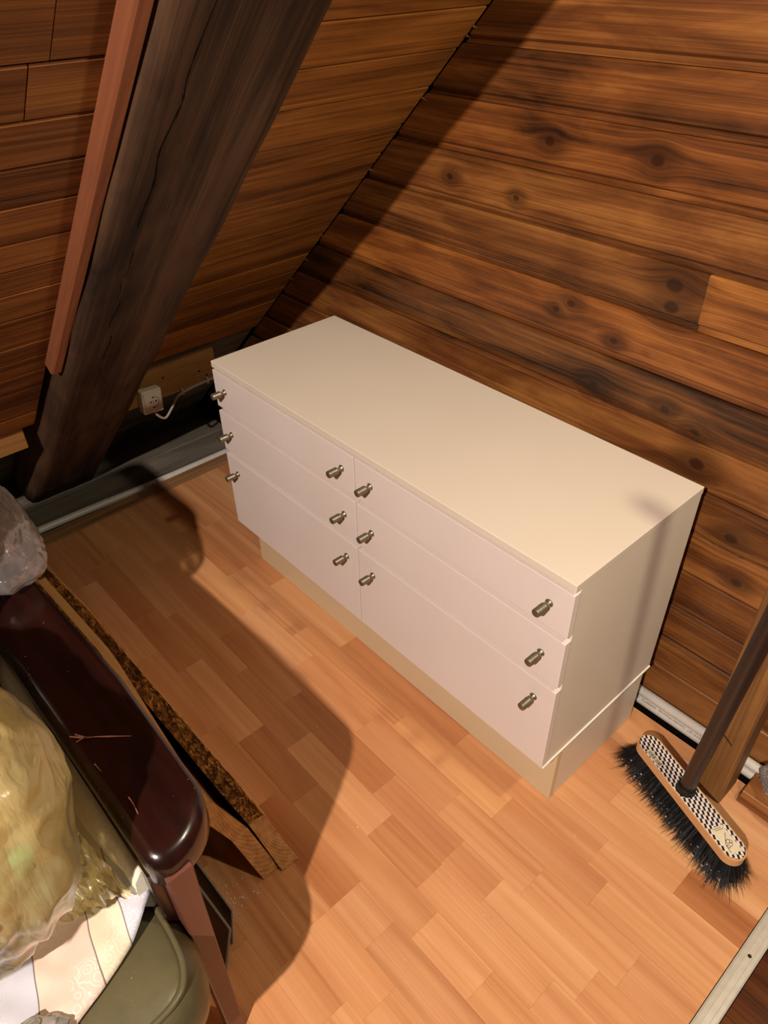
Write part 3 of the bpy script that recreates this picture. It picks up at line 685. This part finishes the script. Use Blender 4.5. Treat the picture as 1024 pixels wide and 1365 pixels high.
# ================================================================ TWO SAWN SLABS BESIDE THE CHAIR
def ramp_slab(name, P0, P1, P2, Tn, label, strips):
    """P0 floor tip, P1 knee, P2 far top end of the upper edge; Tn thickness vector"""
    base = empty(name, (P0[0], P0[1], 0.0)); tag(base, label, 'board', 'sawn wooden slabs')
    bv = Vector((P0[0], P0[1], 0))
    for (nm, pa, pb, mat, lift) in strips:
        top = [Vector(p) for p in pa]; bot = [Vector((p[0] - .02 * k_, P0[1] + .004, 0.001)) for k_, p in enumerate(pa)]
        n = len(top); vs = []; fs = []
        T = Vector(Tn)
        off0 = T * pb[0]; off1 = T * pb[1]
        for k in range(n): vs += [top[k] + off0 + Vector((0, 0, lift)) - bv, top[k] + off1 + Vector((0, 0, lift)) - bv, bot[k] + off1 - bv, bot[k] + off0 - bv]
        for k in range(n - 1):
            a = 4 * k; b = a + 4
            fs += [(a, b, b + 1, a + 1), (a + 1, b + 1, b + 2, a + 2), (a + 3, a, b, b + 3)[::-1], (a + 3, a + 2, b + 2, b + 3)]
        fs += [(0, 1, 2, 3), (4 * n - 4, 4 * n - 1, 4 * n - 2, 4 * n - 3)]
        mesh_obj(nm, vs, fs, mat, base)
    return base
# the edges run from the floor tip up towards the eaves
A0 = (.853, -.530, .004); A1 = (0.7965, -0.5558, 0.1200); A2 = (0.7541, -0.6108, 0.2500); A3 = (0.2954, -0.5814, 0.3000); A4 = (-0.0357, -0.5946, 0.3100)
B0 = (.866, -.489, .004); B1 = (0.7890, -0.5080, 0.1150); B2 = (0.7429, -0.5300, 0.2000); B3 = (0.0681, -0.5460, 0.2300); B4 = (-0.1677, -0.5619, 0.2400)
ramp_slab('sawn_slab', A0, A1, A2, (0, .038, 0), 'sawn wooden slab with pine edge, the one nearer the armchair arm', [
    ('end_block', [A0, A1, A2], (0, 1.06), M['end1'], 0), ('pine_edge', [A2, A3, A4], (.42, .95), M['pine'], .001), ('chipboard_core', [A2, A3, A4], (0, .42), M['chip'], 0)])
ramp_slab('sawn_slab', B0, B1, B4, (0, .040, 0), 'sawn slab with rough chipboard edge, farther from the armchair', [
    ('end_block', [B0, B1], (0, 1), M['end2'], 0), ('chipboard_core', [B1, B2, B3, B4], (0, .93), M['chip'], 0), ('veneer_edge', [B1, B2, B3, B4], (.93, 1), M['pine'], .0015)])

# splintered veneer along the outer edge of the farther slab
bm = bmesh.new(); rs = random.Random(5); B = [Vector(p) for p in (B0, B1, B2, B3, B4)]
for k in range(90):
    t = rs.random() ** .8; p = B[1].lerp(B[2], t / .2) if t < .2 else B[2].lerp(B[3], (t - .2) / .6) if t < .8 else B[3].lerp(B[4], (t - .8) / .2)
    p = p + Vector((0, .0375 + rs.uniform(-.004, .002), .0022)); L = rs.uniform(.006, .030)
    d = Vector((L, rs.uniform(-.002, .0025), -L * .18 + rs.uniform(0, .004)))
    v = [bm.verts.new(q) for q in (p, p + Vector((L * .3, .0016, .0008)), p + d, p + Vector((L * .4, -.0012, .0004)), p + Vector((L * .4, 0, -.0015)))]
    for f in ((0, 1, 2), (0, 2, 3), (0, 3, 4), (4, 3, 2)): bm.faces.new([v[i] for i in f])
slab2 = [o for o in COL.objects if o.name.startswith('sawn_slab') and o.type == 'EMPTY'][-1]
bmesh.ops.translate(bm, verts=bm.verts, vec=-Vector((B0[0], B0[1], 0)))
spl = bm_obj('splinters', bm, plain('splinter_wood', (196, 142, 72), .6, .3, var=.2), slab2); spl['kind'] = 'stuff'
# black panels leaning by the chair leg
def thin_panel(label, pts, th):
    """pts: corner polygon in space"""
    b = Vector(min(pts, key=lambda p: p[2])); e = empty('black_panel', b); tag(e, label, 'panel', 'black panels by the armchair')
    P = [Vector(p) - b for p in pts]; nrm = (P[1] - P[0]).cross(P[2] - P[0]).normalized() * th; n = len(P)
    vs = P + [p + nrm for p in P]
    mesh_obj('face', vs, [tuple(range(n)), tuple(range(2 * n - 1, n - 1, -1))] + [(i, i + n, (i + 1) % n + n, (i + 1) % n) for i in range(n)], M['blackgloss'], e)
    for i in range(n):
        a, c = P[i], P[(i + 1) % n]
        if i in (0, 1, 2): bm_obj('rim', tube_bm([a + nrm * .5, c + nrm * .5], th * .55, 6), M['rim'], e)
thin_panel('black glass panel with grey rim leaning beside the chair leg, front one', [(.956, -.690, .006), (.936, -.651, .10), (.700, -.655, .10), (.560, -.700, .012)], .005)
thin_panel('second black panel with grey rim, just behind the front one', [(.918, -.650, .004), (.900, -.627, .085), (.700, -.628, .085), (.600, -.650, .006)], .004)

# ================================================================ ARMCHAIR
ch = empty('armchair', (.75, -.985, 0)); CB = (.75, -.985, 0)
tag(ch, 'armchair with dark mahogany arms and olive leather seat, piled with bags and cloth', 'armchair')
def cpart(name, bm, mat, smooth=False, parent=ch):
    bmesh.ops.translate(bm, verts=bm.verts, vec=[-b for b in CB]); return bm_obj(name, bm, mat, parent, smooth)
def mirror(bm):
    for v in bm.verts: v.co.y = -1.97 - v.co.y
    return bm
def rounded(corners, seg=10):
    """outline with rounded corners: list of (point, inward normal), counter-clockwise"""
    out = []; n = len(corners)
    for i in range(n):
        p = Vector(corners[i][:2]); r = corners[i][2]; a = (Vector(corners[i - 1][:2]) - p).normalized(); b = (Vector(corners[(i + 1) % n][:2]) - p).normalized()
        half = math.acos(max(-1, min(1, a.dot(b)))) / 2; d = r / math.tan(half); c = p + (a + b).normalized() * (r / math.sin(half))
        s0 = p + a * d - c; s1 = p + b * d - c; ang = s0.angle(s1)
        for k in range(seg + 1):
            t = k / seg; q = (s0 * math.sin((1 - t) * ang) + s1 * math.sin(t * ang)) / math.sin(ang) if ang > 1e-4 else s0
            out.append((c + q, -q.normalized()))
    return out
def arm_bm():
    O = rounded([(.30, -.766, .021), (1.058, -.761, .030), (1.050, -.647, .084), (.72, -.636, .021), (.30, -.653, .021)])
    bm = bmesh.new(); rings = []; n = len(O)
    for (z, ins) in [(.586, .006), (.590, .001), (.594, 0), (.640, 0), (.6470, .0012), (.6525, .0045), (.6570, .0100), (.6590, .0160), (.6595, .0205)]:
        ring = []
        for p, nr in O:
            q = p + nr * ins; front = max(0, q.x - 1.0)
            ring.append(bm.verts.new((q.x, q.y, z - (front * .22 if z > .62 else 0))))
        rings.append(ring)
    for a, b in zip(rings[:-1], rings[1:]):
        for k in range(n): bm.faces.new((a[k], a[(k + 1) % n], b[(k + 1) % n], b[k]))
    bm.faces.new(rings[0])
    # top: strip faces between the two long sides, so that the front droop stays smooth
    top = rings[-1]; cen = [bm.verts.new((x, -.703, .6595)) for x in (.34, .74, .99)]; 
    for k in range(n):
        a, b = top[k], top[(k + 1) % n]; mx = (a.co.x + b.co.x) / 2; ca = min(cen, key=lambda c: abs(c.co.x - a.co.x)); cb = min(cen, key=lambda c: abs(c.co.x - b.co.x))
        if ca is cb: bm.faces.new((a, b, ca))
        else: bm.faces.new((a, b, cb, ca))
    return bm
arm1 = cpart('armrest', arm_bm(), M['mahogany'], True)
cpart('armrest', mirror(arm_bm()), M['mahogany'], True)
# scratch in the varnish
sc = M['redbatten']
def scratch(pts, w):
    bm = bmesh.new(); pv = None; P = spline([(*p, .6606) for p in pts], 5)
    for i, p in enumerate(P):
        t = (P[min(i + 1, len(P) - 1)] - P[max(i - 1, 0)]).normalized(); ww = w * random.uniform(.4, 1.4) * (1 - .6 * i / len(P))
        nrm = Vector((-t.y, t.x, 0)) * ww; a = bm.verts.new(p + nrm); b = bm.verts.new(p - nrm)
        if pv: bm.faces.new((pv[0], a, b, pv[1]))
        pv = (a, b)
    bmesh.ops.translate(bm, verts=bm.verts, vec=Vector((.75, .985, 0)) - Vector(CB) * 0 - Vector((.75, .985, 0)) * 1 )
    cpart('scratch', bm, scm, False, ch)
scm = plain('bare_wood_scratch', (176, 122, 102), .7, .2)
scratch([(0.7853, -0.7515), (0.7999, -0.7376), (0.8144, -0.72), (0.8485, -0.6812)], .0017); scratch([(0.8014, -0.7479), (0.8015, -0.7359), (0.8034, -0.7319)], .0012); scratch([(0.7868, -0.7438), (0.8002, -0.7353), (0.8104, -0.7243)], .0012)
scratch([(0.9395, -0.7324), (0.9552, -0.7324), (0.9731, -0.7347)], .0008); scratch([(0.8559, -0.7443), (0.8668, -0.7435), (0.8745, -0.7425)], .0007)
def leg_bm(x, y, lean=0.0):
    bm = bmesh.new(); rings = []
    for z, wx, wy, dx in [(0.001, .017, .014, .012), (.25, .020, .016, .004), (.50, .022, .018, 0), (.612, .024, .020, 0)]:
        rings.append([bm.verts.new((x + sx * wx + dx * lean, y + sy * wy, z)) for sx, sy in ((-1, -1), (1, -1), (1, 1), (-1, 1))])
    for a, b in zip(rings[:-1], rings[1:]):
        for k in range(4): bm.faces.new((a[k], a[(k + 1) % 4], b[(k + 1) % 4], b[k]))
    bm.faces.new(rings[0]); bm.faces.new(rings[-1]); bmesh.ops.bevel(bm, geom=bm.edges[:], offset=.002, segments=1, affect='EDGES'); return bm
for yy in (-.728, -1.242):
    cpart('leg', leg_bm(1.036, yy, .4), M['legwood']); cpart('leg', leg_bm(.36, yy, -2), M['legwood'])
cpart('side_rail', box_bm(.34, 1.03, -.764, -.744, .40, .604, .003), M['mahogany']); cpart('side_rail', mirror(box_bm(.34, 1.03, -.764, -.744, .40, .604, .003)), M['mahogany'])
def pad_bm():
    bm = bmesh.new(); rings = []
    n = 26
    for i in range(n + 1):
        t = i / n; x = .40 + .60 * t; top = .600 - .020 * (1 - math.sin(math.pi * min(1, t * 1.0)) ** .5)
        bul = .030 * math.sin(math.pi * min(1, t * 1.04)) ** .45 if t < .96 else .012
        rings.append([bm.verts.new((x, -.764, .47)), bm.verts.new((x, -.768 - bul * .8, .49)), bm.verts.new((x, -.768 - bul, .535)), bm.verts.new((x, -.768 - bul * .75, top - .022)), bm.verts.new((x, -.764, top - .002))])
    for a, b in zip(rings[:-1], rings[1:]):
        for k in range(4): bm.faces.new((a[k], a[k + 1], b[k + 1], b[k]))
        bm.faces.new((a[4], a[0], b[0], b[4]))
    bm.faces.new(rings[0]); bm.faces.new(rings[-1]); return bm
cpart('side_padding', pad_bm(), M['cream'], True); cpart('side_padding', mirror(pad_bm()), M['cream'], True)
# seat cushion: rounded plan, piping round the top
plan = [(.42, -.768), (.80, -.768), (1.00, -.768), (1.075, -.772), (1.112, -.784), (1.130, -.806), (1.137, -.85), (1.142, -.985), (1.137, -1.12), (1.130, -1.164), (1.112, -1.186), (1.075, -1.198), (1.0, -1.202), (.8, -1.202), (.42, -1.202)]
PL = [(p.x, p.y) for p in spline([(x, y, 0) for x, y in plan], 6)]
def off(P, d):
    out = []
    n = len(P)
    for i, (x, y) in enumerate(P):
        if i == 0 or i == n - 1: out.append((x, y + (d if i == 0 else -d))); continue
        a = Vector(P[i + 1]) - Vector(P[i - 1]); nr = Vector((-a.y, a.x)).normalized(); out.append((x + nr.x * d * .999, y + nr.y * d))
    return out
bm = bmesh.new(); rings = []
for z, d in [(.330, -.004), (.345, .010), (.375, .024), (.41, .028), (.44, .020), (.458, .008), (.466, 0.0), (.470, -.012), (.480, -.05), (.486, -.11), (.488, -.16)]:
    dd = d if d > -.02 else d
    rings.append([bm.verts.new((max(.41, x), y, z)) for x, y in (off(PL, dd) if d > -.03 else [(x + (.75 - x) * (-d * 1.7), y + (-.985 - y) * (-d * 4.2)) for x, y in PL])])
n = len(PL)
for a, b in zip(rings[:-1], rings[1:]):
    for k in range(n): bm.faces.new((a[k], a[(k + 1) % n], b[(k + 1) % n], b[k]))
bm.faces.new(rings[0]); bm.faces.new(rings[-1])
cush = cpart('seat_cushion', bm, M['leather'], True)
cpart('piping', tube_bm([(x, y, .470) for x, y in off(PL, .002)], .0048, 10), M['leather'], True, cush)
cpart('seat_frame', box_bm(.42, 1.10, -1.195, -.775, .27, .332, .006, 2), M['cream'])
bb = box_bm(.30, .50, -1.195, -.777, .335, .995, .055, 5)
for v in bb.verts:
    t = (v.co.z - .335) / .66; v.co.x += -.11 * t * (1 if v.co.x < .4 else -.25); v.co.x += .02 * math.sin(t * math.pi) if v.co.x > .4 else 0
cpart('backrest', bb, M['leather'], True)

# things on the chair
def cloth_bm():
    bm = bmesh.new(); nx, ny = 70, 70; g = {}
    for i in range(nx + 1):
        for j in range(ny + 1):
            a = i / nx; b = j / ny
            # front edge runs diagonally over the cushion
            y = -.778 - b * .40 + .020 * max(0, (a - .8) / .2) * max(0, 1 - b * 5)
            xf = 1.002 + .078 * min(1, b * 2.2) + .05 * b + .012 * math.sin(b * 9)
            x = .60 + (xf - .60) * a
            z = .4985 + .007 * (.5 - abs(noise.noise(Vector((x * 14 - y * 9, y * 12, 9))))) + .010 * noise.noise(Vector((x * 9, y * 9, 1))) + .012 * (.5 - abs(noise.noise(Vector((x * 7 + y * 6, y * 4, 4))))) + .004 * noise.noise(Vector((x * 30, y * 30, 2)))
            z += .030 * max(0, 1 - b * 9) * (1 if a > .5 else .6)
            edge = max(0, a - .93) / .07; z -= edge ** 2 * .012
            if b == 0: y += 0
            g[i, j] = bm.verts.new((x, y - .004, z))
    for i in range(nx):
        for j in range(ny): bm.faces.new((g[i, j], g[i + 1, j], g[i + 1, j + 1], g[i, j + 1]))
    return bm
cl = bm_obj('patchwork_cloth', cloth_bm(), M['cloth'], None, True)
sm = cl.modifiers.new('thick', 'SOLIDIFY'); sm.thickness = .0025
tag(cl, 'crumpled pale cloth pieced in blue, pink and cream on the armchair seat', 'cloth')
ro = blob('silver_cloth_roll', (1.075, -1.005, .512), (.035, .075, .026), M['silver'], .25, 2.5, 5, seedv=9.0, flat=.490)
tag(ro, 'shiny silver fabric bundle at the front of the seat, partly under the cloth', 'fabric')
yb = empty('yellow_rubbish_bag', (.80, -.97, .50)); tag(yb, 'translucent yellow plastic bag full of rubbish lying on the armchair', 'bag')
def yput(o):
    shift(o, (.80, -.97, .50)); o.parent = yb; return o
_film = blob('film', (.775, -.985, .705), (.270, .186, .240), M['yellow'], .16, 1.6, 6, seedv=1.3, power=2.5, flat=.512, sharp=.5)
for v in _film.data.vertices: v.co.x += (v.co.z - .66) * .34
yput(_film)
def tail():
    bm = bmesh.new(); g = {}; n = 44
    for i in range(n + 1):
        for j in range(n + 1):
            a = i / n; b = j / n
            root = Vector((.870, -.806, .585)).lerp(Vector((.890, -.868, .545)), b)
            tip = Vector((1.000 + .01 * math.sin(b * 14), -.786, .540)).lerp(Vector((.955, -.866, .512)), b)
            p = root.lerp(tip, a); k = .15 + a
            p.z += (.5 - abs(noise.noise(Vector((a * 3.0, b * 5.0, 2))))) * .034 * k + noise.noise(Vector((a * 6, b * 8, 7))) * .006 * k - .008
            p.x += noise.noise(Vector((a * 5, b * 8, 11))) * .012 * k; p.z = max(p.z, .512)
            g[i, j] = bm.verts.new(p)
    for i in range(n):
        for j in range(n): bm.faces.new((g[i, j], g[i + 1, j], g[i + 1, j + 1], g[i, j + 1]))
    return bm_obj('film_tail', bm, M['yellow'], None, True)
yput(tail())
c1 = yput(blob('contents', (.76, -.99, .690), (.230, .158, .200), M['rubbish'], .30, 2.4, 5, seedv=7.7, flat=.518))
yput(blob('green_scrap', (.992, -.876, .748), (.022, .014, .020), M['green'], .3, 2, 3, seedv=2.2))
cb = blob('clear_plastic_bag', (.27, -.682, .712), (.15, .080, .062), M['clear'], .30, 1.15, 6, seedv=5.2, power=2.4, sharp=.35)
tag(cb, 'crumpled clear plastic bag lying over the rear end of the dark armrest', 'bag')

# ================================================================ CRUMBS
bm = bmesh.new(); rc = random.Random(11)
spots = [(1.24, -.225), (1.226, -.232), (.758, -.23), (1.347, .166), (1.402, .107), (1.365, -.046), (1.177, -.413), (1.25, -.384), (1.30, -.02), (1.25, .05), (.62, -.20), (.35, -.33), (.9, -.3)]
for x, y in spots: bmesh.ops.create_icosphere(bm, subdivisions=1, radius=rc.uniform(.0015, .003), matrix=Matrix.Translation((x, y, .0015)) @ Matrix.Rotation(rc.random() * 3, 4, 'Z') @ Matrix.Scale(rc.uniform(.4, .9), 4, (0, 1, 0)) @ Matrix.Scale(.5, 4, (0, 0, 1)))
for k in range(90):
    x = rc.gauss(.845, .028); y = rc.gauss(-.607, .022)
    bmesh.ops.create_icosphere(bm, subdivisions=1, radius=rc.uniform(.0006, .0026), matrix=Matrix.Translation((x, y, .001)) @ Matrix.Scale(.5, 4, (0, 0, 1)))
for k in range(60):
    x = rc.uniform(-.3, 1.58); y = rc.uniform(-.5, .02) if x < 1.2 else rc.uniform(-.5, .4)
    bmesh.ops.create_icosphere(bm, subdivisions=1, radius=rc.uniform(.0005, .0012), matrix=Matrix.Translation((x, y, .0006)))
o = bm_obj('crumbs', bm, M['crumb']); tag(o, 'pale crumbs and dust scattered over the laminate floor', 'crumbs', kind='stuff')
